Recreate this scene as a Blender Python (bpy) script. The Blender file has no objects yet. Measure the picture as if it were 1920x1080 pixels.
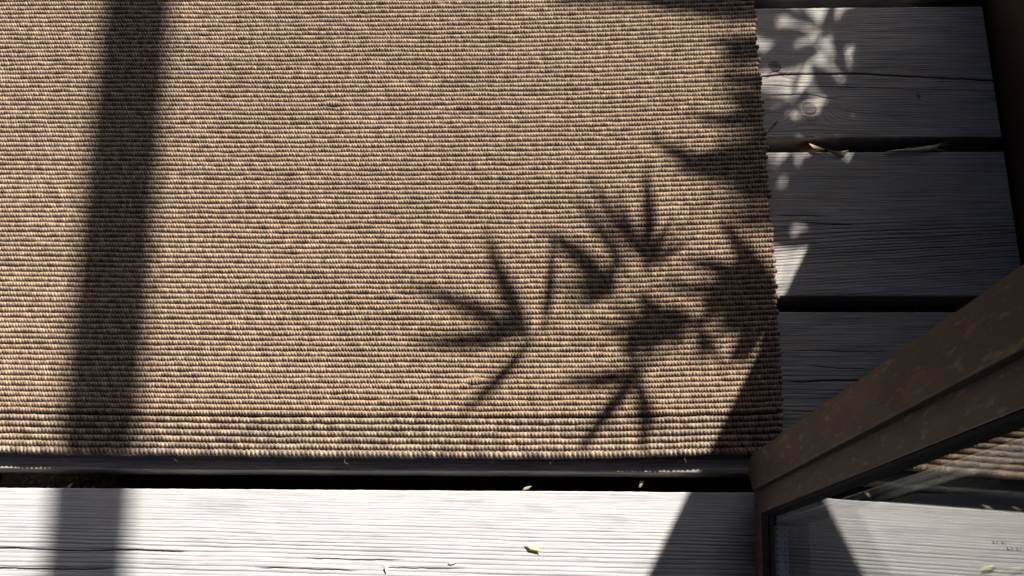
import bpy, math, random
import numpy as np
from mathutils import Vector, Matrix

random.seed(4)
R = math.radians
S = bpy.context.scene
COL = S.collection

# ------------------------------------------------------------------ camera
ADDED_ROOF_Y = 3.02  # front edge of the added roof that blocks sky
H = 1.25                      # camera height above the deck
F = 1880.0                    # focal length in photo pixels (1920 wide)
cam_d = bpy.data.cameras.new('camera'); cam = bpy.data.objects.new('camera', cam_d); COL.objects.link(cam)
_dn = np.array([61.0, -584.0, -F]); _dn /= np.linalg.norm(_dn)      # straight down, seen from the camera
_X = np.array([F, 0, 61.0]); _X /= np.linalg.norm(_X)
CM = np.array([_X, np.cross(-_dn, _X), -_dn])                       # camera axes -> world axes
cam.matrix_world = Matrix.Translation((0, 0, H)) @ Matrix(CM.tolist()).to_4x4()
cam_d.sensor_width = 36; cam_d.lens = 36 * F / 1920; cam_d.clip_start = 0.01; cam_d.clip_end = 500
S.camera = cam

# ------------------------------------------------------------------ sky + sun
EL = R(36.5)
LINE_K = 0.5335                               # dx/dy of the sun's azimuth in plan
AZ = math.atan(LINE_K)                        # from +y towards +x
SX, SY, SZ = math.sin(AZ) * math.cos(EL), math.cos(AZ) * math.cos(EL), math.sin(EL)
SUN = np.array([SX, SY, SZ])                  # unit vector towards the sun
w = bpy.data.worlds.new('World'); S.world = w; w.use_nodes = True
nt = w.node_tree; bg = nt.nodes['Background']
sky = nt.nodes.new('ShaderNodeTexSky'); sky.sky_type = 'NISHITA'; sky.sun_disc = False
sky.air_density = 1.0; sky.dust_density = 1.6; sky.ozone_density = .4; sky.sun_elevation = EL; sky.sun_rotation = AZ
nt.links.new(sky.outputs[0], bg.inputs[0]); bg.inputs[1].default_value = 0.058
sl = bpy.data.lights.new('sun', 'SUN'); sl.energy = 5.0; sl.angle = R(0.5); sl.color = (1, 0.93, 0.83)
so = bpy.data.objects.new('sun', sl); COL.objects.link(so); so.location = (2, 4, 4)
so.rotation_euler = Vector((SX, SY, SZ)).to_track_quat('Z', 'Y').to_euler()
S.view_settings.view_transform = 'Standard'; S.view_settings.look = 'None'
S.view_settings.exposure = 0.85; S.view_settings.gamma = 1; S.view_settings.use_curve_mapping = False
S.render.film_transparent = False
S.cycles.max_bounces = 14; S.cycles.transmission_bounces = 10; S.cycles.glossy_bounces = 6
S.cycles.caustics_reflective = False; S.cycles.caustics_refractive = True; S.cycles.sample_clamp_indirect = 6

# ------------------------------------------------------------------ helpers
def P(px, py, z=0.0):
    """point at height z seen at a photo pixel, used once to survey the place"""
    d = CM @ np.array([(px - 960) / F, (540 - py) / F, -1.0])
    t = (H - z) / -d[2]
    return np.array([d[0] * t, d[1] * t, z])

def hash01(i, j, seed):
    i = np.asarray(i).astype(np.int64); j = np.asarray(j).astype(np.int64)
    h = (i * 374761393 + j * 668265263 + seed * 974634777) & 0x7fffffff
    h = ((h ^ (h >> 13)) * 1274126177) & 0x7fffffff
    h = (h ^ (h >> 16)) & 0xffffff
    return h / float(0xffffff)
def vn(x, y, seed=0):
    x, y = np.broadcast_arrays(np.asarray(x, float), np.asarray(y, float))
    i = np.floor(x); j = np.floor(y); fx = x - i; fy = y - j
    fx = fx * fx * (3 - 2 * fx); fy = fy * fy * (3 - 2 * fy)
    a = hash01(i, j, seed); b = hash01(i + 1, j, seed); c = hash01(i, j + 1, seed); d = hash01(i + 1, j + 1, seed)
    return (a * (1 - fx) + b * fx) * (1 - fy) + (c * (1 - fx) + d * fx) * fy
def fbm(x, y, seed=0, o=3):
    s = 0; a = .5
    for k in range(o):
        s = s + a * vn(np.asarray(x) * 2**k, np.asarray(y) * 2**k, seed + k * 17); a *= .5
    return s / (1 - .5**o)

def tag(o, label=None, cat=None, group=None, kind=None):
    if label: o['label'] = label
    if cat: o['category'] = cat
    if group: o['group'] = group
    if kind: o['kind'] = kind
    return o
def empty(name, loc=(0, 0, 0)):
    o = bpy.data.objects.new(name, None); COL.objects.link(o); o.location = loc; o.empty_display_size = .05
    return o
def link(name, me, mat, parent=None, smooth=True):
    if smooth: me.polygons.foreach_set('use_smooth', [True] * len(me.polygons))
    if mat: me.materials.append(mat)
    o = bpy.data.objects.new(name, me); COL.objects.link(o)
    if parent:
        o.parent = parent; o.matrix_parent_inverse = Matrix.Translation(parent.location).inverted() if parent.parent is None else Matrix()
    return o
def npmesh(name, verts, quads, attrs=None, tris=None):
    me = bpy.data.meshes.new(name)
    verts = np.asarray(verts, np.float32).reshape(-1, 3); quads = np.asarray(quads, np.int32).reshape(-1, 4)
    nt_ = 0 if tris is None else len(tris)
    me.vertices.add(len(verts)); me.vertices.foreach_set('co', verts.ravel())
    li = quads.ravel()
    if nt_: li = np.concatenate([li, np.asarray(tris, np.int32).ravel()])
    me.loops.add(len(li)); me.loops.foreach_set('vertex_index', li)
    tot = np.array([4] * len(quads) + [3] * nt_, np.int32)
    st = np.concatenate([[0], np.cumsum(tot)[:-1]]).astype(np.int32)
    me.polygons.add(len(tot)); me.polygons.foreach_set('loop_start', st)
    if attrs:
        for k, v in attrs.items():
            v = np.asarray(v, np.float32)
            if v.ndim == 2:
                a = me.attributes.new(k, 'FLOAT_COLOR', 'POINT'); c = np.ones((len(verts), 4), np.float32); c[:, :3] = v
                a.data.foreach_set('color', c.ravel())
            else:
                a = me.attributes.new(k, 'FLOAT', 'POINT'); a.data.foreach_set('value', v.ravel())
    me.update(calc_edges=True); me.validate()
    return me
def gridquads(n, m, closed=False, off=0):
    mm = m if closed else m - 1
    i = np.arange(n - 1)[:, None]; j = np.arange(mm)[None, :]; j2 = (j + 1) % m
    return np.stack([i * m + j, (i + 1) * m + j, (i + 1) * m + j2, i * m + j2], -1).reshape(-1, 4) + off

class MB:
    def __init__(s): s.v = []; s.f = []
    def box(s, x0, x1, y0, y1, z0, z1):
        b = len(s.v)
        s.v += [(x, y, z) for z in (z0, z1) for y in (y0, y1) for x in (x0, x1)]
        for f in ((0, 2, 3, 1), (4, 5, 7, 6), (0, 1, 5, 4), (2, 6, 7, 3), (0, 4, 6, 2), (1, 3, 7, 5)):
            s.f.append([b + i for i in f])
        return s
    def extrude(s, poly, axis, a, b_):
        """poly: 2D points; axis 'y' -> (x,z) profile along y; 'z' -> (x,y) profile along z"""
        n = len(poly); b = len(s.v)
        for t in (a, b_):
            for p, q in poly:
                s.v.append((p, t, q) if axis == 'y' else (p, q, t))
        for i in range(n):
            j = (i + 1) % n; s.f.append([b + i, b + j, b + n + j, b + n + i])
        s.f.append([b + i for i in range(n)][::-1]); s.f.append([b + n + i for i in range(n)])
        return s
    def tube(s, pts, rads, n=7):
        pts = [Vector(p) for p in pts]; b = len(s.v)
        for k, p in enumerate(pts):
            d = (pts[min(k + 1, len(pts) - 1)] - pts[max(k - 1, 0)]).normalized()
            a = d.orthogonal().normalized() if abs(d.z) > .9 else d.cross(Vector((0, 0, 1))).normalized()
            c = d.cross(a)
            for i in range(n):
                t = 2 * math.pi * i / n; s.v.append(p + (a * math.cos(t) + c * math.sin(t)) * rads[k])
        for k in range(len(pts) - 1):
            for i in range(n):
                j = (i + 1) % n; s.f.append([b + k * n + i, b + k * n + j, b + (k + 1) * n + j, b + (k + 1) * n + i])
        s.f.append([b + i for i in range(n)][::-1]); s.f.append([b + (len(pts) - 1) * n + i for i in range(n)])
        return s
    def build(s, name, mat, parent=None, bevel=0, smooth=False, seg=2):
        me = bpy.data.meshes.new(name); me.from_pydata([tuple(v) for v in s.v], [], s.f); me.update()
        import bmesh
        bm = bmesh.new(); bm.from_mesh(me); bmesh.ops.recalc_face_normals(bm, faces=bm.faces)
        if bevel:
            bmesh.ops.bevel(bm, geom=[e for e in bm.edges if len(e.link_faces) == 2 and e.calc_face_angle(0) > .5], offset=bevel, segments=seg, affect='EDGES', profile=.5)
        bm.to_mesh(me); bm.free()
        return link(name, me, mat, parent, smooth)

# ------------------------------------------------------------------ materials
class N:
    def __init__(s, name, rough=.8, spec=.3):
        s.m = bpy.data.materials.new(name); s.m.use_nodes = True; s.t = s.m.node_tree
        s.b = s.t.nodes['Principled BSDF']; s.b.inputs['Roughness'].default_value = rough
        s.b.inputs['Specular IOR Level'].default_value = spec
    def n(s, typ, **kw):
        x = s.t.nodes.new('ShaderNode' + typ)
        for k, v in kw.items():
            if k in x.inputs: x.inputs[k].default_value = v
            else: setattr(x, k, v)
        return x
    def l(s, a, b): s.t.links.new(a, b)
    def coord(s, scale=(1, 1, 1), kind='Object'):
        tc = s.n('TexCoord'); mp = s.n('Mapping'); mp.inputs['Scale'].default_value = scale
        s.l(tc.outputs[kind], mp.inputs[0]); return mp.outputs[0]
    def noise(s, scale=1, sc=(1, 1, 1), detail=4, rough=.6):
        x = s.n('TexNoise'); x.inputs['Scale'].default_value = scale; x.inputs['Detail'].default_value = detail
        x.inputs['Roughness'].default_value = rough; s.l(s.coord(sc), x.inputs['Vector']); return x.outputs[0]
    def ramp(s, fac, stops):
        x = s.n('ValToRGB'); e = x.color_ramp.elements
        while len(e) < len(stops): e.new(.5)
        for k, (p, c) in enumerate(stops):
            e[k].position = p; e[k].color = (*c, 1) if len(c) == 3 else c
        s.l(fac, x.inputs[0]); return x.outputs[0]
    def mix(s, fac, a, b, mode='MIX'):
        x = s.n('Mix', data_type='RGBA', blend_type=mode)
        if isinstance(fac, (int, float)): x.inputs[0].default_value = fac
        else: s.l(fac, x.inputs[0])
        for v, i in ((a, 6), (b, 7)):
            if isinstance(v, tuple): x.inputs[i].default_value = (*v, 1)
            else: s.l(v, x.inputs[i])
        return x.outputs[2]
    def bump(s, h, strength=.3, dist=.001):
        x = s.n('Bump'); x.inputs['Strength'].default_value = strength; x.inputs['Distance'].default_value = dist
        s.l(h, x.inputs['Height']); s.l(x.outputs[0], s.b.inputs['Normal'])
    def color(s, c):
        if isinstance(c, tuple): s.b.inputs['Base Color'].default_value = (*c, 1)
        else: s.l(c, s.b.inputs['Base Color'])
        return s

def wood_mat(name, gain, tint, rough=.8, spec=.18, stain=(1.0, .93, .87), mk=1.0):
    m = N(name, rough, spec)
    at = m.n('Attribute', attribute_name='tone')
    base = m.ramp(at.outputs['Fac'], [(0, (0.006, .0055, .005)), (.18, tuple(gain * .32 * c for c in (.88, .88, 1.02))), (.5, tuple(gain * .72 * c for c in tint)), (1, tuple(gain * 1.15 * c for c in tint))])
    fib = m.noise(1, (16, 1400, 200), 3, .7)
    f2 = m.ramp(fib, [(.28, (.70, .70, .71)), (.72, (1.18, 1.17, 1.16))])
    c = m.mix(1.0, base, f2, 'MULTIPLY')
    mid = m.noise(1, (9, 420, 60), 3, .65)
    c = m.mix(1.0, c, m.ramp(mid, [(.30, tuple(1 - mk * q for q in (.45, .44, .41))), (.5, (1, 1, 1)), (.70, tuple(1 + mk * q for q in (.36, .34, .30)))]), 'MULTIPLY')
    blot = m.noise(1, (9, 40, 20), 6, .65)
    b2 = m.ramp(blot, [(.32, (.74, .76, .80)), (.48, (1, 1, 1)), (.60, stain), (.74, (1.18, 1.12, 1.03))])
    c = m.mix(1.0, c, b2, 'MULTIPLY')
    spk = m.noise(900, (1, 1, 1), 2, .5)
    s2 = m.ramp(spk, [(.25, (.72, .72, .72)), (.5, (1, 1, 1)), (.78, (1.2, 1.2, 1.2))])
    c = m.mix(.6, c, s2, 'MULTIPLY')
    m.color(c)
    m.bump(fib, .55, .0006)
    return m.m
M_DECK = wood_mat('weathered_wood', .43, (1.03, 1.0, .975))
M_FRONT = wood_mat('pale_weathered_wood', .60, (.975, .985, 1.02), stain=(1.0, .98, .965), mk=.35)
_j = N('joist_wood', .9, .1); _j.color(_j.ramp(_j.noise(1, (60, 90, 60), 6, .7), [(.3, (.03, .022, .016)), (.7, (.16, .125, .09))])); M_JOIST = _j.m

def rug_mat():
    m = N('sisal_yarn', .8, .25)
    at = m.n('Attribute', attribute_name='yarn')
    fib = m.noise(1, (1500, 1100, 1100), 2, .7)
    f2 = m.ramp(fib, [(.25, (.5, .5, .53)), (.75, (1.5, 1.46, 1.4))])
    c = m.mix(1.0, at.outputs['Color'], f2, 'MULTIPLY')
    m.color(c); m.bump(fib, .5, .0006)
    m.b.inputs['Sheen Weight'].default_value = .05
    return m.m
M_RUG = rug_mat()

def brown_mat(name, base, scratch=True, rough=.55):
    m = N(name, rough, .28)
    n1 = m.noise(1, (22, 22, 9), 5, .65)
    c = m.ramp(n1, [(.3, tuple(b * .72 for b in base)), (.55, base), (.75, tuple(b * k for b, k in zip(base, (1.35, 1.25, 1.15))))])
    if scratch:
        n2 = m.noise(1, (160, 160, 38), 3, .6)
        k = m.ramp(n2, [(.585, (0, 0, 0)), (.66, (.85, .85, .85))])
        c = m.mix(k, c, (.15, .105, .068))
        n3 = m.noise(1, (60, 60, 14), 4, .7)
        k3 = m.ramp(n3, [(.57, (0, 0, 0)), (.68, (.5, .5, .5))])
        c = m.mix(k3, c, (.13, .062, .022))
        n4 = m.noise(1, (700, 700, 400), 2, .5)
        k4 = m.ramp(n4, [(.64, (0, 0, 0)), (.72, (.6, .6, .6))])
        c = m.mix(k4, c, (.16, .14, .12))
    n5 = m.noise(1, (420, 420, 45), 3, .6)
    c = m.mix(1.0, c, m.ramp(n5, [(.35, (.82, .82, .82)), (.55, (1, 1, 1)), (.72, (1.25, 1.22, 1.2))]), 'MULTIPLY')
    m.color(c); m.bump(n1, .3, .0015)
    r = m.ramp(n1, [(.3, (rough - .12,) * 3), (.7, (rough + .12,) * 3)]); m.l(r, m.b.inputs['Roughness'])
    return m.m
M_BROWN = brown_mat('brown_painted_metal', (.039, .0215, .0178))
M_WALL = brown_mat('dark_brown_cladding', (.030, .020, .016), False, .7)
M_CLAD = brown_mat('brown_cladding', (.070, .044, .035), False, .65)
M_RUBBER = N('black_rubber', .75, .12).color((.0045, .005, .008)).m
gm = N('spacer_aluminium', .28, .5); gm.b.inputs['Metallic'].default_value = .9
gm.color(gm.ramp(gm.noise(1, (4, 4, 4), 2), [(.3, (.62, .66, .70)), (.7, (.76, .80, .84))])); M_SPACER = gm.m
M_HOLE = N('spacer_hole', .9, .1).color((.01, .01, .01)).m
g = N('window_glass', 0.0, .5); g.b.inputs['Transmission Weight'].default_value = 1; g.b.inputs['IOR'].default_value = 1.62
g.color((.955, .965, .925)); M_GLASS = g.m
M_WATER = N('water', 0.02, .5); M_WATER.b.inputs['Transmission Weight'].default_value = 1; M_WATER.b.inputs['IOR'].default_value = 1.33; M_WATER = M_WATER.m
s_ = N('soil', .95, .1); s_.color(s_.ramp(s_.noise(1, (30, 30, 30), 6, .7), [(.3, (.012, .009, .007)), (.7, (.055, .042, .03))])); s_.bump(s_.noise(60, (1, 1, 1), 5), .8, .02); M_SOIL = s_.m
def leafmat(name, a, b, trans=0.0, sc=80):
    m = N(name, .6, .25)
    m.color(m.ramp(m.noise(sc, (1, 1, 1), 3), [(.3, a), (.7, b)]))
    return m.m
M_DRY = leafmat('dry_leaf', (.26, .20, .13), (.50, .43, .32), sc=150)
M_DRYBACK = leafmat('dry_leaf_dark', (.05, .022, .012), (.09, .045, .025))
M_STRAW = leafmat('straw', (.45, .41, .31), (.68, .62, .50), sc=120)
M_GREENBIT = leafmat('pale_green_leaf', (.55, .62, .25), (.80, .84, .50), sc=200)
M_PETAL = N('pale_petal', .6, .2).color((.85, .85, .74)).m
M_LEAF = leafmat('green_foliage', (.03, .07, .015), (.07, .13, .03), sc=20)
M_CANE = N('green_cane', .5, .3).color((.09, .11, .04)).m
M_POT = leafmat('glazed_clay', (.05, .05, .05), (.09, .085, .08), sc=8)

# ------------------------------------------------------------------ ground
gx = MB(); gx.v = [(-60, -60, -.42), (60, -60, -.42), (60, 60, -.42), (-60, 60, -.42)]; gx.f = [[0, 1, 2, 3]]
tag(gx.build('ground', M_SOIL), kind='structure')

# ------------------------------------------------------------------ deck boards
X_END = 0.6165
BW, GAP = .1935, .0204
TOPS = [P(1600, 14)[1], P(1600, 285)[1], P(1600, 585)[1], P(700, 919)[1]]      # upper edges (world Y) of the four boards in view
BOTS = [P(1600, 258)[1], P(1600, 555)[1], P(700, 883)[1]]
PITCH = (TOPS[0] - TOPS[3]) / 3
BOTS.append(TOPS[3] - (TOPS[0] - BOTS[0]))

def board(name, y1, y0, xf, seed, mat, freq, amp, cracks=(), knots=(), slope=0.0, warp=1.0, streaks=0.0, x0=-1.60, xe=X_END, kx0=None, dy=.0006, dx=.005, contrast=1.0, edge_amp=.0006):
    """grain runs along x; freq(yn) rings per metre with yn = distance from the upper edge; fine mesh only for x > xf"""
    Wd = y1 - y0
    t = np.concatenate([[0, 0, 0, 0, .0003, .0008], np.arange(.0016, Wd - .0016, dy), [Wd - .0008, Wd - .0003, Wd, Wd, Wd, Wd]])
    drop = np.concatenate([[.05, .03, .0026, .0014, .0006, .0002], np.zeros(len(t) - 12), [.0002, .0006, .0014, .0026, .03, .05]])
    xs = np.concatenate([np.arange(x0, xf, .04), np.arange(xf, xe - .002, .0012 if knots else dx), [xe - .0015, xe - .0004, xe, xe]])
    xd = np.concatenate([np.zeros(len(xs) - 4), [.0001, .0008, .002, .05]])
    X, T = np.meshgrid(xs, t, indexing='ij')
    D = np.broadcast_to(drop, X.shape); XD = xd[:, None]
    tw = T + slope * (X - .3) * (np.clip((T - .07) / .05, 0, 1) if slope > 0 else 1) + warp * (.010 * (fbm(X * 1.6, T * 9, seed) - .5) + .0035 * (fbm(X * 7, T * 25, seed + 3) - .5) + .0007 * (vn(X * 55, T * 180, seed + 5) - .5))
    yy = np.linspace(-.05, Wd + .05, 1200); fr = np.array([freq(v) for v in yy]); cum = np.cumsum(fr) * (yy[1] - yy[0])
    ph = np.interp(tw, yy, cum)
    loc = np.interp(tw, yy, fr)
    for (kx, ky, rad, K) in knots:
        r2 = ((X - kx) / 1.7)**2 + (T - (y1 - ky))**2
        ph = ph + K * np.exp(-r2 / (rad * 2.1)**2)
    fp = ph - np.floor(ph)
    late = np.clip((fp - .45) / .45, 0, 1)**1.6 * (fp < .90) + np.clip((1 - fp) / .10, 0, 1) * (fp >= .90)     # dark latewood line
    ringv = hash01(np.floor(ph), 0 * ph, seed + 9)
    a = np.array(amp(T)) if callable(amp) else amp
    fade = .45 + .9 * fbm(X * 3, ph * .35, seed + 21)
    z = -1.7 * a * (late * (.55 + .6 * ringv)) * fade
    z = z + .0004 * (fbm(X * 25, T * 600, seed + 31) - .5)
    tone = .90 - contrast * (.95 * late * (.35 + .8 * ringv)) * fade * np.clip(a / .0004, .35, 1.1)
    tone = tone + .22 * (fbm(X * 5, T * 40, seed + 41) - .5) + .14 * (fbm(X * 40, T * 500, seed + 43) - .5)
    for (kx, ky, rad, K) in knots:
        r = np.sqrt((X - kx)**2 + (T - (y1 - ky))**2)
        ang = np.arctan2(T - (y1 - ky), X - kx)
        rr = r / (rad * (1 + .10 * np.sin(ang + seed) + .06 * np.sin(2 * ang)))
        ins = np.clip((1.05 - rr) / .15, 0, 1)
        tone = tone * (1 - ins) + ins * (.20 + .12 * rr + .14 * (fbm(X * 300, T * 300, 5) - .5))
        ring = np.exp(-((rr - 1) / .09)**2) * np.clip(.3 + .8 * np.sin(ang + .8), 0, 1)
        tone = tone - .55 * ring; z = z - .0008 * ring
    for pts, wid, dep in cracks:
        cx = np.array([p[0] for p in pts]); cy = y1 - np.array([p[1] for p in pts])
        yc = np.interp(X, cx, cy) + .0009 * (vn(X * 80, 0 * X, seed + 61) - .5) + .0006 * (vn(X * 260, 0 * X, seed + 63) - .5)
        inr = np.clip((X - cx[0]) / .02, 0, 1) * np.clip((cx[-1] - X) / .02, 0, 1)
        if cx[-1] >= xe - .01: inr = np.clip((X - cx[0]) / .02, 0, 1)
        g_ = np.exp(-((T - yc) / (wid * (.6 + .8 * vn(X * 30, 0 * X, seed + 65))))**2) * inr
        z = z - dep * g_; tone = tone * (1 - np.clip(g_ * 1.3, 0, 1) * .97)
    # worn arris: small nicks and a softly wavering edge
    yedge = edge_amp * (fbm(X * 12, 0 * X + seed, seed + 71) - .5) + edge_amp * .8 * (vn(X * 160, 0 * X, seed + 73) - .5)
    isE0 = np.clip(1 - T / .003, 0, 1); isE1 = np.clip(1 - (Wd - T) / .003, 0, 1)
    Y = y1 - (T + yedge * isE0 - yedge * isE1)
    inside = (D < 1e-6) & (XD < 1e-6)
    Z = np.where(D > .01, 0, z * np.clip(np.minimum(T, Wd - T) / .002, 0.2, 1)) - D
    Z = np.minimum(Z, Z * 0 - XD + np.where(XD > 1e-6, z * .5, 1)) if xe else Z
    Z = np.where(XD > 1e-6, np.minimum(Z, -XD), Z)
    tone = np.where(D > .002, .38 + .2 * vn(X * 20, D * 900, seed), tone)  # side faces toned darker, painting shade into the gaps
    tone = np.clip(tone, 0, 1)
    V = np.stack([X + 0 * Y, Y, Z], -1)
    q = gridquads(len(xs), len(t))[:, ::-1]
    me = npmesh(name, V, q, {'tone': tone.ravel()})
    return link(name, me, mat)

def pc(pts, wid, dep):                       # crack surveyed in the photo
    return ([tuple(P(x, y)[:2]) for x, y in pts], wid, dep)
def kn(px, py, rpx, K):
    p = P(px, py); return (p[0], p[1], rpx * .00066, K)

G = 'horizontal boards of the weathered deck'
b1 = board('deck_board', TOPS[0], BOTS[0], .2, 11, M_DECK, lambda y: 300 if y < .1 else 270, .00022,
     cracks=[pc([(1400, 146), (1440, 143), (1470, 139), (1530, 139), (1620, 138), (1730, 145), (1880, 151)], .0010, .003),
             pc([(1390, 158), (1440, 160), (1500, 162), (1570, 163), (1620, 165)], .0005, .001),
             pc([(1420, 180), (1490, 177), (1520, 177), (1548, 184), (1580, 187)], .0006, .0012),
             pc([(1600, 163), (1700, 167), (1850, 170), (1880, 171)], .0005, .0008)],
     knots=[kn(1518, 203, 15, 7.5), kn(1453, 124, 13, 5.5), kn(1722, 180, 5, 1.8)], contrast=1.05)
tag(b1, 'weathered grey deck board with two dark knots and a long crack, topmost full board', 'deck board', G)
b2 = board('deck_board', TOPS[1], BOTS[1], .2, 23, M_DECK, lambda y: 330 if y < .10 else (150 if y < .135 else 250), lambda T: .00018 + .0006 * np.exp(-((T - .125) / .022)**2) + .00015 * (T > .13),
     cracks=[pc([(1440, 403), (1500, 404), (1560, 407)], .0007, .0012), pc([(1485, 417), (1560, 420), (1610, 423)], .0007, .0012),
             pc([(1450, 427), (1500, 428)], .0006, .001)], slope=.075, warp=1.2, contrast=1.1)
tag(b2, 'weathered grey deck board with coarse raised grain, dry leaf on its upper edge', 'deck board', G)
b3 = board('deck_board', TOPS[2], BOTS[2], -.75, 37, M_DECK, lambda y: 330 if y < .05 else 180, lambda T: .0002 + .0001 * (T > .05), 
     cracks=[pc([(1466, 717), (1520, 716), (1570, 713), (1640, 712), (1740, 708)], .0009, .003), pc([(1470, 657), (1530, 658), (1600, 659), (1680, 660)], .0006, .001),
             pc([(1500, 684), (1560, 690), (1640, 692)], .0006, .001), pc([(1464, 770), (1530, 773), (1600, 778)], .0006, .001)], contrast=1.0, warp=1.2)
tag(b3, 'grey deck board mostly under the rug, its end cracked beside the open door', 'deck board', G)
def ff(y): return 340 if y < .012 else (300 if y < .05 else (235 if y < .08 else 180))
b4 = board('deck_board', TOPS[3], BOTS[3], -.85, 53, M_FRONT, ff,
     lambda T: .00008 + .00042 * np.clip((T - .012) / .05, 0, 1), slope=-.016, dx=.004, dy=.00055, warp=.8,
     cracks=[pc([(-140, 1025), (60, 1029), (130, 1033), (260, 1031), (360, 1036)], .0008, .0016), pc([(-140, 1063), (30, 1066), (120, 1068), (220, 1066)], .0008, .0016),
             pc([(560, 1046), (640, 1049), (760, 1050)], .0006, .001), pc([(700, 1063), (760, 1065), (880, 1066)], .0006, .001),
             pc([(470, 1064), (600, 1068), (680, 1071)], .0007, .0012)], contrast=.68)
tag(b4, 'pale bright deck board in front of the rug, running below the door', 'deck board', G)
for k in (1, 2, 3):
    o = board('deck_board', TOPS[0] + k * PITCH, BOTS[0] + k * PITCH, 5, 60 + k, M_DECK, lambda y: 200, .0003, dy=.003)
    tag(o, 'weathered grey deck board number %s beyond the top of the picture' % ('one', 'two', 'three')[k - 1], 'deck board', G)
for k in (1, 2, 3, 4, 5):
    o = board('deck_board', TOPS[3] - k * PITCH, BOTS[3] - k * PITCH, 5, 70 + k, M_FRONT, lambda y: 200, .0003, dy=.003)
    tag(o, 'pale deck board %s behind the camera, below the picture' % ('first', 'second', 'third', 'fourth', 'fifth')[k - 1], 'deck board', G)
for (xa, xb, lab) in ((.416, .516, 'dark timber joist under the deck near the door'), (-.71, -.56, 'dark dusty timber joist under the left part of the deck'), (-1.58, -1.48, 'dark timber joist under the far left end of the deck')):
    o = MB().box(xa, xb, TOPS[3] - 6 * PITCH, TOPS[0] + 3 * PITCH, -.17, -.052).build('joist', M_JOIST, bevel=.003)
    tag(o, lab, 'joist', 'joists under the deck')

# ------------------------------------------------------------------ rug
ZR = .0104
edge_px = [(1419, -30), (1421, 20), (1424, 100), (1431, 170), (1438, 250), (1444, 330), (1449, 400), (1456, 480), (1462, 560), (1464, 640), (1470, 710), (1472, 770), (1470, 830), (1466, 860)]
ed = np.array([P(x - 2, y, ZR) for x, y in edge_px]); order = np.argsort(ed[:, 1])
def right_x(y): return np.interp(y, ed[order, 1], ed[order, 0])
Y_BOT = P(960, 861, .004)[1]
XL = -1.45
def sag(x):
    xs = [-1.45, P(0, 860)[0], P(240, 860)[0], P(480, 860)[0], P(960, 860)[0], P(1150, 860)[0], P(1400, 860)[0], P(1480, 860)[0]]
    return np.interp(x, xs, [.006, .0035, .0018, .0005, 0, .0012, .0062, .0085])
rng = np.random.RandomState(7)
VV, QQ, CC = [], [], []; nv = 0
burl = [(P(622, 197, ZR), .013, .55), (P(212, 620, ZR), .009, .5), (P(890, 718, ZR), .013, .8), (P(1120, 800, ZR), .006, .2)]
GOLD = np.array([.42, .29, .18]); BEIGE = np.array([.54, .45, .35]); SLATE = np.array([.052, .048, .057]); MID = np.array([.205, .162, .130])
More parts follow.
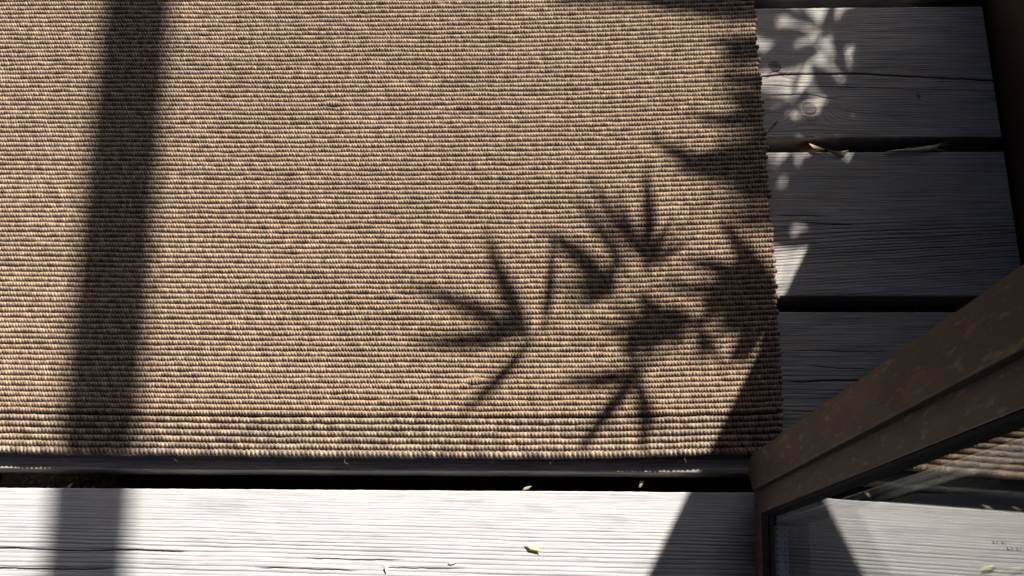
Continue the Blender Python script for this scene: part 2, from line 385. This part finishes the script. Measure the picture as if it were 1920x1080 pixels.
def rope(yc, zc, Rr, pitch, seed, xr, nth=10, amp=.16, fine=True, drop=0.0, gold=1.0, endbulge=1.0, xl=XL, yend=0.0):
    global nv
    xfine0 = P(-60, 540)[0] - .09
    s = np.concatenate([np.arange(xl, xfine0, .006), np.arange(xfine0, xr - .0035, min(pitch / 5.0, .00085)), xr - .0035 + np.array([.0012, .0022, .0030, .0035])])
    s = s + np.where(s < xr - .0035, 0, 0)
    n = len(s); endt = np.clip((xr - s) / .0035, 0, 1); endf = np.sqrt(np.clip(1 - (1 - endt)**2, 0.0, 1)); endf[-1] = .05
    y = yc + sag(s) + .0009 * (vn(s * 9, 0 * s + seed * .31, 3) - .5) + .0007 * (vn(s * 60, 0 * s, seed + 100) - .5) + .0016 * (fbm(s * 3, 0 * s + yc * 14, 8) - .5)
    z = zc + .0011 * (fbm(s * 7 + 3, 0 * s + yc * 11, 9) - .5) + .0009 * (vn(s * 70, 0 * s, seed + 200) - .5)
    rad = Rr * (1 + .13 * (vn(s * 110, 0 * s, seed + 300) - .5) + .10 * (vn(s * 30, 0 * s, seed + 350) - .5)) * (1 + (endbulge - 1) * np.exp(-((xr - s - .003) / .003)**2))
    for c, w_, k_ in burl:
        dd = ((s - c[0]) / w_)**2 + ((yc + sag(s) - c[1]) / .0035)**2; e = np.exp(-dd * 1.3)
        rad = rad * (1 + k_ * .55 * e); z = z + k_ * .0022 * e
    th = np.arange(nth) * 2 * math.pi / nth + math.pi / nth
    pj = 2 * math.pi * s / pitch + 1.9 * vn(s * 130, 0 * s, seed + 400) + 3.5 * vn(s * 16, 0 * s + yc * 22, 410) + 1.2 * vn(s * 40, 0 * s, seed + 420) + .5 * (seed % 2)
    PSI = pj[:, None] - th[None, :] * 1.7
    ridx = np.floor(PSI / (2 * math.pi))
    cp = np.cos(PSI)
    big = hash01(ridx, 0 * ridx, seed + 500)
    r = rad[:, None] * (1 + amp * (np.abs(np.sin(PSI * .5)) * 2 - 1.25) * (.6 + .8 * big)) * endf[:, None]
    Yv = y[:, None] + r * np.cos(th)[None, :]
    Zv = z[:, None] + r * np.sin(th)[None, :] * 1.05
    Xv = np.broadcast_to(s[:, None], r.shape) + .0003 * (hash01(ridx + 5, 0 * ridx, seed + 900) - .5)
    # fibre colours: each ply turn is beige, mid or slate; the sunward flank is painted golden like warm sunlight
    v1 = hash01(ridx, 0 * ridx + 1, seed + 600); v2 = hash01(np.floor(s * 900)[:, None] + 0 * r, np.floor(th * 2)[None, :] + 0 * r, seed + 700)
    patch = fbm(s * 10, 0 * s + yc * 40, 44)[:, None]
    wgt = np.clip(.58 * v1 + .36 * v2 + .03 + .26 * cp + .18 * (patch - .5) - .04, 0, 1)[..., None]
    c = np.where(wgt < .5, SLATE * (1 - wgt * 2) + MID * wgt * 2, MID * (2 - wgt * 2) + BEIGE * (wgt * 2 - 1))
    gfac = (np.clip((np.cos(th - .35) - .38) / .4, 0, 1)[None, :] * (.55 + .45 * v2) * gold)[..., None]
    c = c * (1 - gfac) + GOLD * (.75 + .5 * v2[..., None]) * gfac
    VV.append(np.stack([Xv, Yv, Zv], -1).reshape(-1, 3)); CC.append(np.clip(c, 0, 1).reshape(-1, 3))
    QQ.append(gridquads(n, nth, True, nv)[:, ::-1]); nv += n * nth
def flush(name, parent):
    global VV, QQ, CC, nv
    me = npmesh(name, np.concatenate(VV), np.concatenate(QQ), {'yarn': np.concatenate(CC)})
    VV, QQ, CC = [], [], []; nv = 0
    return link(name, me, M_RUG, parent)
rug = tag(empty('rug', (-.3, .6, 0)), 'coarse woven beige and slate rug in ribbed yarn rows, lying across the deck boards', 'rug')
# end border: five slacker rows over golden binding, last row thick and scalloped
y = Y_BOT + .0043
rope(y, ZR + .0004, .0045, .0056, 1, right_x(y) - .006 + .001, nth=12, amp=.24, gold=.3, endbulge=.9)
yb = y
for k in range(1, 6):
    yk = yb + .0003 + k * .0081
    rope(yk, ZR, .0037, .0046, 10 + k, right_x(yk) + rng.uniform(-.003, .0015), amp=.20, gold=.5, endbulge=1.05)
for k in range(0, 5):
    yk = yb + .0043 + k * .0081
    rope(yk, ZR - .0022 - (.0025 if k == 5 else 0), .0020, .0082, 30 + k, right_x(yk) - .004, nth=8, amp=.42, gold=.9)
border = flush('end_border', rug)
y = yb + .0003 + 5 * .0081 + .0092
k = 0
while y < P(0, 0)[1] + .30:
    rope(y, ZR, .00365, .0038, 50 + k, right_x(y) + rng.uniform(-.0028, .0022), endbulge=rng.uniform(.95, 1.15), nth=12, amp=.24)
    y += .00695 * (1 + .02 * (rng.rand() - .5)); k += 1
field = flush('woven_field', rug)
lf = MB(); fr_ = random.Random(9)
for q in range(28):
    if q % 2: fx = fr_.uniform(-.62, .27); fy = Y_BOT + float(sag(fx)) + .001; d0 = fr_.uniform(-2.6, -.5)
    else: fy = fr_.uniform(Y_BOT + .02, .85); fx = float(right_x(fy)) - .002; d0 = fr_.uniform(-1.1, 1.1)
    L_ = fr_.uniform(.005, .013); pts = []
    for k_ in range(5):
        a_ = d0 + (k_ - 2) * fr_.uniform(-.25, .35); u_ = k_ / 4
        pts.append((fx + L_ * u_ * math.cos(a_), fy + L_ * u_ * math.sin(a_), .008 + .003 * math.sin(u_ * 3)))
    lf.tube(pts, [.00022, .0002, .00018, .00015, .0001], 4)
tag(lf.build('loose_fibres', N('straw_fibre', .8, .2).color((.42, .33, .22)).m, rug), kind='stuff')
bk = MB(); ys = np.linspace(Y_BOT + .004, y - .003, 30)
poly = [(XL + .003, ys[0])] + [(float(right_x(v)) - .006, float(v) + .0015) for v in ys] + [(XL + .003, ys[-1])]
bk.extrude(poly, 'z', .0005, .0072)
bk.build('backing', N('backing', .9, .1).color((.07, .052, .032)).m, rug)

# ------------------------------------------------------------------ dark brown wall that shades the right side
LX0, LY0 = P(1218, 1067)[:2]
WX = X_END + .0055
WY = LY0 + (WX - LX0) / LINE_K
wall = tag(empty('wall', (WX, WY, 0)), 'dark brown clad wall standing along the ends of the deck boards', 'wall')
MB().box(WX, WX + .16, -.70, WY, -.42, 1.55).build('cladding', M_CLAD, wall, bevel=.002)
MB().box(WX - .0025, WX + .10, -.70, WY - .02, -.20, -.105).build('base_flashing', M_WALL, wall)

house = tag(empty('house', (0, -.72, 0)), 'dark brown clad house front with an open doorway behind the camera, with roof and side wall added to block sky', 'house')
MB().box(-3.5, -.78, -.90, -.72, -.42, 2.62).build('wall', M_WALL, house)
MB().box(.36, WX - .01, -.90, -.72, -.42, 2.62).build('wall', M_WALL, house)
MB().box(-.77, .35, -.90, -.72, 2.16, 2.62).build('lintel', M_WALL, house)
MB().box(-3.5, .05, -3.2, ADDED_ROOF_Y, 2.63, 2.75).build('added_roof', M_WALL, house)  # unseen roof, added to cut the sky light from overhead
MB().box(-3.5, WX - .01, -3.2, -1.2, -.10, -.002).build('floor', M_JOIST, house)
MB().box(-1.76, -1.61, -.715, 3.0, -.42, 2.62).build('added_side_wall', M_WALL, house)  # unseen wall, added to keep sky light off the left side
MB().box(-3.5, WX - .01, -3.2, -3.1, 0, 2.62).build('back_wall', M_WALL, house)

gw = tag(empty('sky_block_wall', (-1.5, 4.3, -.42)), 'tall dark brown wall added out of view beyond the deck to block low sky', 'wall')  # added out of view to block low sky light from the front
MB().box(-5, .9, 4.3, 4.45, -.42, 2.3).build('panel', M_WALL, gw)
MB().box(-5.02, .92, 4.28, 4.47, 2.302, 2.34).build('coping', M_WALL, gw, bevel=.004)

# ------------------------------------------------------------------ glazed door, swung open over the deck
RZ = R(2.0)
UG = .2524                                 # first glass surface, in the leaf's own frame (u across, v along, z up)
UF = UG - .009; UO = UG - .0175
door = tag(empty('glass_door', (UG, .17, 0)), 'open double glazed door with scuffed dark brown metal frame standing over the deck', 'door')
D0, DZ0, DZ1 = -.62, .0365, 2.12
VA, VB, VC = .1722, .1306, .1052
prof = [(VB, DZ1), (VB, .072), (VB + .004, .0640), (VB + .012, .0560), (VB + .020, .0515)] + [(VA - .016 + .016 * math.sin(R(a)), .050 + .028 - .028 * math.cos(R(a))) for a in range(0, 91, 10)] + [(VA, DZ1)]
m = MB(); n = len(prof)
for x in (UO, UF - .0006):
    for p in prof: m.v.append((x, p[0], p[1]))
for i in range(n):
    j = (i + 1) % n; m.f.append([i, j, n + j, n + i])
m.f.append(list(range(n))[::-1]); m.f.append(list(range(n, 2 * n)))
m.build('overlap_flange', M_BROWN, door, bevel=.0016, seg=3)
MB().extrude([(UF, VC), (UF, VA - .006), (UF + .058, VA - .006), (UF + .058, VC)], 'z', DZ0 + .0342, DZ1).build('stile', M_BROWN, door, bevel=.0009)
MB().box(UF, UF + .058, D0, VA - .006, DZ0, DZ0 + .0338).build('bottom_rail', M_BROWN, door, bevel=.0016)
MB().box(UF, UF + .058, D0, VC - .0005, DZ1 - .05, DZ1).build('top_rail', M_BROWN, door, bevel=.0012)
MB().box(UF, UF + .058, D0, D0 + .05, DZ0 + .0342, DZ1 - .051).build('stile', M_BROWN, door, bevel=.0012)
zb = DZ0 + .0338; ZG = .1005; VG = .0990
MB().extrude([(UF + .0006, zb + .0003), (UF + .0016, zb + .003), (UG - .0042, .0860), (UG - .0028, .0865), (UG - .0022, .0880), (UG - .0004, ZG), (UG - .0004, zb + .0003)], 'y', D0 + .05, VC - .0004).build('gasket', M_RUBBER, door)
MB().extrude([(UF + .0008, VC - .0006), (UF + .003, VC - .003), (UG - .0004, VG), (UG - .0004, VC - .0006)], 'z', zb + .001, DZ1 - .051).build('gasket', M_RUBBER, door)
MB().box(UG + .0246, UF + .0575, D0 + .05, VC - .001, zb + .0003, .082).build('inner_bead', M_RUBBER, door)
MB().box(UG + .0246, UF + .0575, VG - .004, VC - .001, .0824, DZ1 - .051).build('inner_bead', M_RUBBER, door)
zg0, yg1 = zb + .001, VC - .001
MB().box(UG, UG + .004, D0 + .052, yg1, zg0, DZ1 - .052).build('glass_pane', M_GLASS, door)
MB().box(UG + .020, UG + .024, D0 + .052, yg1, zg0, DZ1 - .052).build('glass_pane', M_GLASS, door)
MB().box(UG + .0042, UG + .0198, VG - .0042, yg1, zg0, DZ1 - .054).build('seal', M_RUBBER, door)
zs = .0900; yss = VG - .0050
MB().box(UG + .0044, UG + .0196, D0 + .06, yss - .0035, zg0 + .001, zs).build('spacer_bar', M_SPACER, door)
MB().box(UG + .0044, UG + .0196, yss, yss + .0006, zs + .0005, DZ1 - .055).build('spacer_bar', M_SPACER, door)
def disc_holes(pts, nrm):
    hv = MB()
    for p in pts:
        b = len(hv.v)
        a, c = ((1, 0, 0), (0, 1, 0)) if nrm == 'z' else ((1, 0, 0), (0, 0, 1))
        for i in range(8):
            t = 2 * math.pi * i / 8
            hv.v.append(tuple(p[k] + .0011 * (a[k] * math.cos(t) + 1.4 * c[k] * math.sin(t)) for k in range(3)))
        hv.f.append([b + i for i in range(8)])
    return hv
disc_holes([(UG + xx, yv, zs + .0003) for yv in np.arange(yss - .007, D0 + .1, -.0072) for xx in (.0078, .0166)], 'z').build('perforations', M_HOLE, door)
disc_holes([(UG + xx, yss - .0003, zv) for zv in np.arange(zs + .006, 1.2, .0072) for xx in (.0078, .0166)], 'y').build('perforations', M_HOLE, door)
for zv in (.18, 1.0, 1.9):
    MB().tube([(UF + .03, D0 - .004, zv), (UF + .03, D0 - .004, zv + .10)], [.009, .009], 14).build('hinge', M_BROWN, door, smooth=False)
_r = Matrix.Rotation(-RZ, 3, 'Z')
door.rotation_euler = (0, 0, -RZ); door.location = _r @ Vector((UG, .17, 0))

# water drops on the glass
def on_glass(px, py):
    dr = Vector((CM @ np.array([(px - 960) / F, (540 - py) / F, -1.0])).tolist())
    nrm = _r @ Vector((1, 0, 0)); t = UG / dr.dot(nrm); return Vector((0, 0, H)) + dr * t - nrm * .0002
import bmesh
for i, (px, py, r, lab) in enumerate(((1866, 1017, .0011, 'leftmost tiny water drop on the door glass'), (1883, 1018, .0009, 'second tiny water drop from the left on the glass'), (1894, 1029, .0013, 'largest bright water drop on the door glass'), (1911, 1030, .0009, 'rightmost tiny water drop on the glass near the picture edge'))):
    me = bpy.data.meshes.new('water_drop'); bm = bmesh.new(); bmesh.ops.create_uvsphere(bm, u_segments=12, v_segments=8, radius=r)
    for v in bm.verts: v.co.x *= .5; v.co.z *= 1.2 - .3 * (v.co.z > 0)
    bm.to_mesh(me); bm.free(); o = link('water_drop', me, M_WATER); o.location = on_glass(px, py) - (_r @ Vector((r * .55, 0, 0))); o.rotation_euler = (0, 0, -RZ)
    tag(o, lab, 'water drop', 'water drops on the door glass')

# ------------------------------------------------------------------ beam overhead whose shadow bars the rug
def up(p, t):                              # climb from a shadow point towards the sun
    return np.array([p[0], p[1], p[2] if len(p) > 2 else 0.0]) + SUN * (t / SZ)
HB = 2.25
bd = .06
sa = (P(246, 0, ZR + .002) + 0); sb = P(157, 1080, 0)
pa = up(sa, HB); pb = up(sb, HB); pa[2] = pb[2] = HB
dirv = (pa - pb) / np.linalg.norm(pa - pb); nrm = np.array([dirv[1], -dirv[0], 0])
A_ = pb - dirv * 2.0; B_ = pa + dirv * 2.5
m = MB()
hw = .0335
for z in (HB - bd / 2, HB + bd / 2):
    for q in (A_ - nrm * hw, A_ + nrm * hw, B_ + nrm * hw, B_ - nrm * hw): m.v.append((q[0], q[1], z))
m.f = [[0, 3, 2, 1], [4, 5, 6, 7], [0, 1, 5, 4], [1, 2, 6, 5], [2, 3, 7, 6], [3, 0, 4, 7]]
pg = tag(empty('pergola', tuple(B_)), 'dark timber pergola rail overhead whose shadow crosses the rug', 'pergola')
m.build('rail', M_WALL, pg, bevel=.002)
for q in (A_ - dirv * .05, B_ + dirv * .05):
    MB().box(q[0] - .045, q[0] + .045, q[1] - .045, q[1] + .045, -.42, HB + .03).build('post', M_WALL, pg, bevel=.003)

# ------------------------------------------------------------------ potted bamboo whose leaves shade the corner
LV = [  # base px, tip px, width px, height of the leaf above the deck
 (990, 640, 928, 452, 24), (988, 642, 772, 566, 19), (978, 634, 795, 632, 22), (1018, 618, 1023, 480, 15), (996, 645, 855, 775, 20),
 (1152, 562, 1022, 458, 27), (1208, 500, 1122, 345, 15), (1212, 502, 1198, 345, 22), (1212, 502, 1258, 425, 15), (1175, 520, 1072, 398, 15), (1146, 560, 1152, 468, 13),
 (1150, 560, 1030, 552, 12), (1300, 600, 1165, 645, 30), (1260, 640, 1190, 570, 26), (1290, 640, 1130, 600, 18), (1306, 600, 1322, 690, 13), (1240, 580, 1170, 640, 26), (1300, 610, 1200, 610, 30),
 (1208, 703, 1060, 712, 19), (1200, 700, 1092, 858, 24), (1192, 706, 1190, 872, 20), (1205, 705, 1150, 660, 10),
 (1440, 580, 1362, 462, 30), (1430, 545, 1285, 508, 22), (1450, 600, 1310, 585, 30), (1440, 580, 1385, 720, 34), (1450, 565, 1235, 545, 20), (1420, 610, 1368, 700, 24), (1460, 640, 1390, 790, 34), (1400, 600, 1330, 650, 16),
 (1390, 350, 1238, 260, 26), (1450, 365, 1270, 362, 30), (1450, 310, 1320, 340, 34), (1450, 345, 1300, 330, 24), (1450, 255, 1290, 235, 18), (1440, 230, 1330, 215, 14),
 (1470, 60, 1200, -6, 30), (1470, 30, 1210, 18, 34), (1480, -10, 1240, -16, 40), (1460, 45, 1290, 40, 26), (1460, 118, 1340, 128, 22), (1450, 105, 1360, 118, 22), (1450, 200, 1360, 170, 14),
 (1290, 610, 1395, 560, 14), (1300, 615, 1345, 700, 13), (1225, 640, 1150, 585, 13), (1216, 505, 1165, 370, 12), (1214, 505, 1285, 452, 12), (1150, 562, 1060, 560, 10), (1192, 706, 1240, 800, 12), (1196, 704, 1130, 770, 13), (1440, 560, 1335, 470, 16),
 (1450, 30, 1180, 4, 34), (1450, 45, 1250, 30, 30), (1440, 20, 1220, -12, 40), (1440, 128, 1330, 122, 20), (1455, 610, 1350, 640, 24),
]
for k in range(15):                         # high, far foliage: a soft half shade along the rug's right side
    y_ = 185 + 19 * k; LV.append((1452, y_ + (k * 37) % 23, 1310 + (k * 53) % 60, y_ + (k * 29) % 31 - 12, 17, 2.0 + .02 * (k % 5)))
for k in range(16):                         # and along the far right of the field: a wider, softer shade at the top edge
    x_ = 1030 + 24 * k; LV.append((x_ + 90, -26 + (k * 17) % 30 + k, x_ - 40, -30 + (k * 11) % 24 + k * .6, 20 + k * .9, 1.45 + .03 * (k % 5)))
for k in range(11): LV.append((1455, 100 + 34 * k, 1325 + (k * 29) % 40, 92 + 34 * k, 17, 1.35))
def Zb(a, b, c, d, w_, t_=.80): LV.append((1320 + a / 3.2, b / 3.2, 1320 + c / 3.2, d / 3.2, w_, t_))
# low leaves close to the boards: crisp radiating streaks of sun remain between them
Zb(655, 150, 390, 50, 17); Zb(700, 190, 600, 20, 12); Zb(720, 215, 760, 10, 24); Zb(650, 205, 290, 165, 25); Zb(640, 215, 310, 240, 20)
Zb(690, 320, 330, 360, 26); Zb(560, 275, 330, 385, 26); Zb(700, 300, 480, 330, 30); Zb(620, 370, 330, 420, 20); Zb(760, 250, 960, 240, 26); Zb(800, 140, 1000, 60, 40)
Zb(640, 380, 830, 700, 30); Zb(548, 420, 578, 620, 7); Zb(715, 300, 800, 440, 8); Zb(560, 640, 350, 600, 12); Zb(600, 760, 330, 640, 16, .6); Zb(560, 800, 340, 770, 26, .6)
Zb(880, 330, 1100, 430, 40); Zb(860, 420, 1100, 620, 44); Zb(900, 250, 1050, 330, 40); Zb(1020, 40, 860, 200, 34); Zb(760, 520, 900, 700, 34); Zb(700, 640, 900, 760, 34, .6); Zb(600, 700, 760, 850, 30, .6); Zb(840, 740, 1000, 860, 40, .6)
Zb(560, 720, 640, 860, 20, .6); Zb(450, 740, 560, 860, 22, .6); Zb(850, 60, 940, 160, 30)
for r_i in range(12):
    for c_i in range(4): Zb(905 + c_i * 75, 50 + r_i * 68, 1010 + c_i * 75, 50 + r_i * 68 + 55 * (1 if (r_i + c_i) % 2 else -1), 42, .60 + .02 * c_i)
for lv_ in ((1565, 398, 1440, 424, 24), (1560, 436, 1455, 448, 18), (1545, 458, 1500, 440, 14), (1640, 250, 1560, 262, 30), (1500, 405, 1570, 425, 22), (1545, 400, 1530, 440, 20), (1600, 262, 1560, 235, 20), (1590, 150, 1570, 20, 16), (1430, 190, 1500, 175, 10)): LV.append(lv_ + (.62,))
for q in range(14): Zb(1000 + 20 * q, 30 + 37 * q % 300, 1180 + 25 * q, 250 - 31 * q % 260, 44, .5)
for q in range(26): Zb(370 + (q * 97) % 480, 900 + (q * 61) % 430, 380 + (q * 151) % 560, 930 + (q * 83) % 420, 36, .75 + .02 * (q % 7))
rr = random.Random(5)
BAM = np.array([1.38, 2.35, -.42 + .34])
plant = tag(empty('bamboo_plant', tuple(BAM)), 'potted slender leaved bamboo beyond the wall that throws leaf shadows on the rug', 'plant')
leafm = MB(); cane = MB()
bases = []
for i, lv in enumerate(LV):
    bx, by, tx, ty, wpx = lv[:5]
    t = lv[5] if len(lv) > 5 else .84 + .22 * rr.random()
    z0 = ZR if bx < 1440 else 0
    A = up(P(bx, by, z0), t); B = up(P(tx, ty, z0), t + rr.uniform(-.03, .01))
    B = B + (B - A) * .15; ax = B - A; ln = np.linalg.norm(ax); axn = ax / ln; wd = np.cross(axn, SUN); wd /= np.linalg.norm(wd); nn = np.cross(wd, axn)
    hwid = wpx * .00066 * .5 * 1.20
    K = 10; b = len(leafm.v)
    for k in range(K + 1):
        u = k / K; ww = hwid * (math.sin(math.pi * min(u * 1.25 + .02, 1) ** .8 * .5) if u < .35 else 1) * (1 - max(0, (u - .35) / .65)**1.7) + .0004
        if u < .35: ww = hwid * (.18 + .82 * math.sin(u / .35 * math.pi / 2)) + .0004
        c = A + ax * u + nn * (-.06 * ln * u * u) + wd * (.05 * ln * math.sin(u * 2.2) * (1 if i % 2 else -1))
        leafm.v += [tuple(c - wd * ww + nn * ww * .2), tuple(c), tuple(c + wd * ww + nn * ww * .2)]
    for k in range(K):
        q = b + 3 * k; leafm.f += [[q, q + 1, q + 4, q + 3], [q + 1, q + 2, q + 5, q + 4]]
    bases.append(A)
# twigs gather the leaf bases into canes
used = [False] * len(bases)
hubs = [up(P(x, y, 0), t + .02) for x, y, t in ((1010, 640, .97), (1210, 520, .98), (1215, 640, .99), (1210, 700, .97), (1440, 580, 1.02), (1460, 340, 1.08), (1500, 40, 1.1), (1550, 100, 1.1), (1600, 300, 1.12), (1660, 120, 1.1),
  (1530, 70, .62), (1540, 300, .7), (1650, 150, .62), (1480, 200, .62), (1600, 380, .78), (1420, 250, 2.0), (1420, 400, 2.05), (1150, -10, 1.75), (1350, -5, 1.75))]
for A in bases:
    h = min(hubs, key=lambda q: np.linalg.norm(q - A))
    if np.linalg.norm(h - A) > .2: continue
    mid = (A + h) / 2 + np.array([0, 0, .01])
    cane.tube([A, mid, h], [.0007, .0008, .001], 5)
order_ = [(0, 2), (3, 2), (1, 4), (2, 4), (4, 5), (5, 8), (6, 7), (7, 9), (8, 9), (10, 12), (13, 10), (11, 12), (14, 11), (15, 16), (17, 18), (18, 15)]
for a, b in order_:
    mid = (hubs[a] + hubs[b]) / 2 + np.array([0, 0, .02]); cane.tube([hubs[a], mid, hubs[b]], [.001, .0015, .002], 5)
for k, hbi in enumerate((9, 7, 8, 5, 12, 15)):
    h = hubs[hbi]; b0 = BAM + np.array([.05 * math.cos(k * 1.7), .05 * math.sin(k * 1.7), -.06])
    top = h; m1 = b0 * .65 + top * .35 + np.array([.12, .12, .20]); m2 = b0 * .25 + top * .75 + np.array([.06, .08, .12])
    cane.tube([b0, m1, m2, top], [.006, .005, .0035, .002], 7)
leafm.build('foliage', M_LEAF, plant, smooth=True)
cane.build('canes', M_CANE, plant, smooth=True)
pot = MB(); nseg = 32; prof = [(.001, -.42), (.15, -.42), (.19, -.11), (.205, -.105), (.205, -.075), (.185, -.075), (.18, -.12), (.001, -.12)]
for (rad, z) in prof:
    for i in range(nseg):
        t = 2 * math.pi * i / nseg; pot.v.append((BAM[0] + rad * math.cos(t), BAM[1] + rad * math.sin(t), z))
for k in range(len(prof) - 1):
    for i in range(nseg):
        j = (i + 1) % nseg; pot.f.append([k * nseg + i, k * nseg + j, (k + 1) * nseg + j, (k + 1) * nseg + i])
tag(pot.build('plant_pot', M_POT, smooth=True), 'round dark clay pot holding the bamboo beyond the wall', 'pot')

# ------------------------------------------------------------------ litter on and between the boards
def sheet(name, pxs, z, mat, thick=.0003, curl=None, label='', cat='', grp=None):
    """a small leaf: outline rows (left px, right px) along its length"""
    n = len(pxs); mb = MB(); m_ = 5
    for i, (xa, ya, xb, yb) in enumerate(pxs):
        for j in range(m_):
            u = j / (m_ - 1); zz = z + (curl(i / (n - 1), u) if curl else 0)
            p = P(xa + (xb - xa) * u, ya + (yb - ya) * u, zz); mb.v.append(tuple(p))
    for i in range(n - 1):
        for j in range(m_ - 1):
            q = i * m_ + j; mb.f.append([q, q + 1, q + m_ + 1, q + m_])
    o = mb.build(name, mat, smooth=True)
    sol = o.modifiers.new('thickness', 'SOLIDIFY'); sol.thickness = thick; sol.offset = 0
    if label: tag(o, label, cat, grp)
    return o
dl = tag(empty('dry_leaf', tuple(P(1550, 284, 0))), 'curled tan dry leaf lying over the gap between two boards', 'leaf')
def child(o, par): o.parent = par; o.matrix_parent_inverse = Matrix.Translation(par.location).inverted()
bl = sheet('blade', [(1497, 283, 1498, 285), (1503, 273, 1506, 287), (1514, 267, 1516, 288), (1524, 270, 1526, 290), (1535, 275, 1534, 290), (1545, 279, 1543, 288), (1550, 280, 1549, 284)], -.012, M_DRYBACK, curl=lambda i, u: .004 * math.sin(i * 3) - .004 * u); child(bl, dl)
bl = sheet('blade', [(1514, 268, 1516, 268.5), (1523, 271, 1519, 272), (1531, 274, 1524, 278), (1538, 276.5, 1531, 281), (1545, 279, 1540, 281.5), (1549, 280, 1547, 280.5)], .0035, M_DRY, curl=lambda i, u: .0012 * math.sin(i * 3) + .0004 * u); child(bl, dl)
bl = sheet('blade', [(1550, 278, 1551, 278.5), (1557, 281, 1555, 284), (1565, 283, 1560, 289), (1573, 284, 1568, 293), (1581, 283, 1578, 294), (1588, 282, 1585, 289), (1591, 281.5, 1590, 283)], .0035, M_DRY, curl=lambda i, u: .0015 * math.sin(i * 3) * (1 - u) - .001 * u); child(bl, dl)
st = tag(empty('dry_straw', tuple(P(1720, 276, 0))), 'pale frayed straw sheath pointing right over the gap between boards', 'straw')
o = sheet('blade', [(1662, 283.5, 1662, 284.5), (1685, 280, 1685, 284.3), (1705, 278.5, 1706, 284), (1725, 276, 1727, 284), (1742, 273, 1745, 283), (1752, 272, 1758, 278), (1762, 270, 1763, 271)], .002, M_STRAW, curl=lambda i, u: .003 * math.sin(u * 3.1)); child(o, st)
for a in ([(1745, 274), (1765, 269), (1782, 264)], [(1750, 276), (1768, 272), (1778, 271)], [(1748, 280), (1762, 281), (1772, 282)], [(1742, 282), (1752, 279), (1760, 279)], [(1700, 279), (1704, 275), (1708, 277)]):
    child(MB().tube([P(x, y, .003) for x, y in a], [.0006, .0004, .0002], 5).build('fibre', M_STRAW), st)
sheet('leaf_fragment', [(985, 1019.5, 985.5, 1020.5), (990, 1021, 988, 1025), (998, 1023, 993, 1031), (1006, 1026, 1002, 1033), (1011, 1030, 1009, 1034), (1013, 1034, 1012, 1034.5)], .0022, M_GREENBIT, curl=lambda i, u: .0005 * math.sin(u * 3.1) + .0005 * i, label='small pale green leaf fragment on the bright front board', cat='leaf fragment')
sheet('petal_flake', [(724, 1054, 724.5, 1055), (727, 1060, 721, 1062), (728, 1065, 720, 1066), (726, 1070, 722, 1071), (724, 1074, 724.5, 1074)], .0016, M_PETAL, curl=lambda i, u: .0003 * math.sin(u * 3.1), label='tiny white diamond shaped flake at the bottom edge of the photo', cat='flake')
sheet('petal_flake', [(840, 1057, 841, 1058), (844, 1053.5, 845, 1059), (850, 1052.5, 851, 1057.5), (856, 1051, 857, 1053)], .0009, M_PETAL, curl=lambda i, u: .0003 * math.sin(u * 3.1), label='tiny ragged cream flake right of the white diamond flake', cat='flake')
sheet('husk', [(979, 919, 979.5, 919.5), (983, 914, 985, 919), (990, 912, 991, 917.5), (997, 911.5, 995, 913)], -.006, M_DRY, curl=lambda i, u: .001 * math.sin(u * 3.1), label='small tan seed husk in the dark gap below the rug, near the middle', cat='husk')
sheet('husk', [(1199, 901, 1207, 902), (1199, 906, 1206, 907), (1198, 911, 1203, 912), (1197, 914, 1200, 914)], -.012, M_DRY, curl=lambda i, u: .001 * math.sin(u * 3.1), label='small tan seed husk in the dark gap, upright, nearer the door', cat='husk')
sheet('husk', [(136, 905, 137, 905), (131, 908, 134, 911), (125, 912, 131, 915), (127, 915, 132, 916)], -.010, M_DRY, curl=lambda i, u: .001 * math.sin(u * 3.1), label='crumpled brown husk in the gap inside the dark bar shadow', cat='husk')
gr_ = random.Random(21); gt = MB()
for q in range(150):
    zz = -.051; xq = gr_.uniform(-.69, -.57) if q % 3 else gr_.uniform(.42, .51); yq = (TOPS[3] + gr_.uniform(.002, .020)) if q % 3 else BOTS[1] - gr_.uniform(.002, .019)
    sz = gr_.uniform(.0008, .0032); b = len(gt.v)
    for dx_, dy_, dz_ in ((1, 0, 0), (-.6, .8, 0), (-.5, -.7, 0), (0, 0, .8)): gt.v.append((xq + sz * dx_ * gr_.uniform(.6, 1.2), yq + sz * dy_ * gr_.uniform(.6, 1.2), zz + sz * dz_))
    gt.f += [[b, b + 1, b + 3], [b + 1, b + 2, b + 3], [b + 2, b, b + 3], [b, b + 2, b + 1]]
tag(gt.build('grit', M_DRY), kind='stuff')
tw = MB().tube([P(1437, 251, .001), P(1444, 242, .002), (P(1449, 236, .003)), P(1455, 231, .0025), P(1457, 228, .001)], [.0004, .0005, .0006, .0008, .0010], 6)
tag(tw.build('twig', M_DRYBACK, smooth=True), 'tiny dark hooked twig on the topmost board beside the rug edge', 'twig')
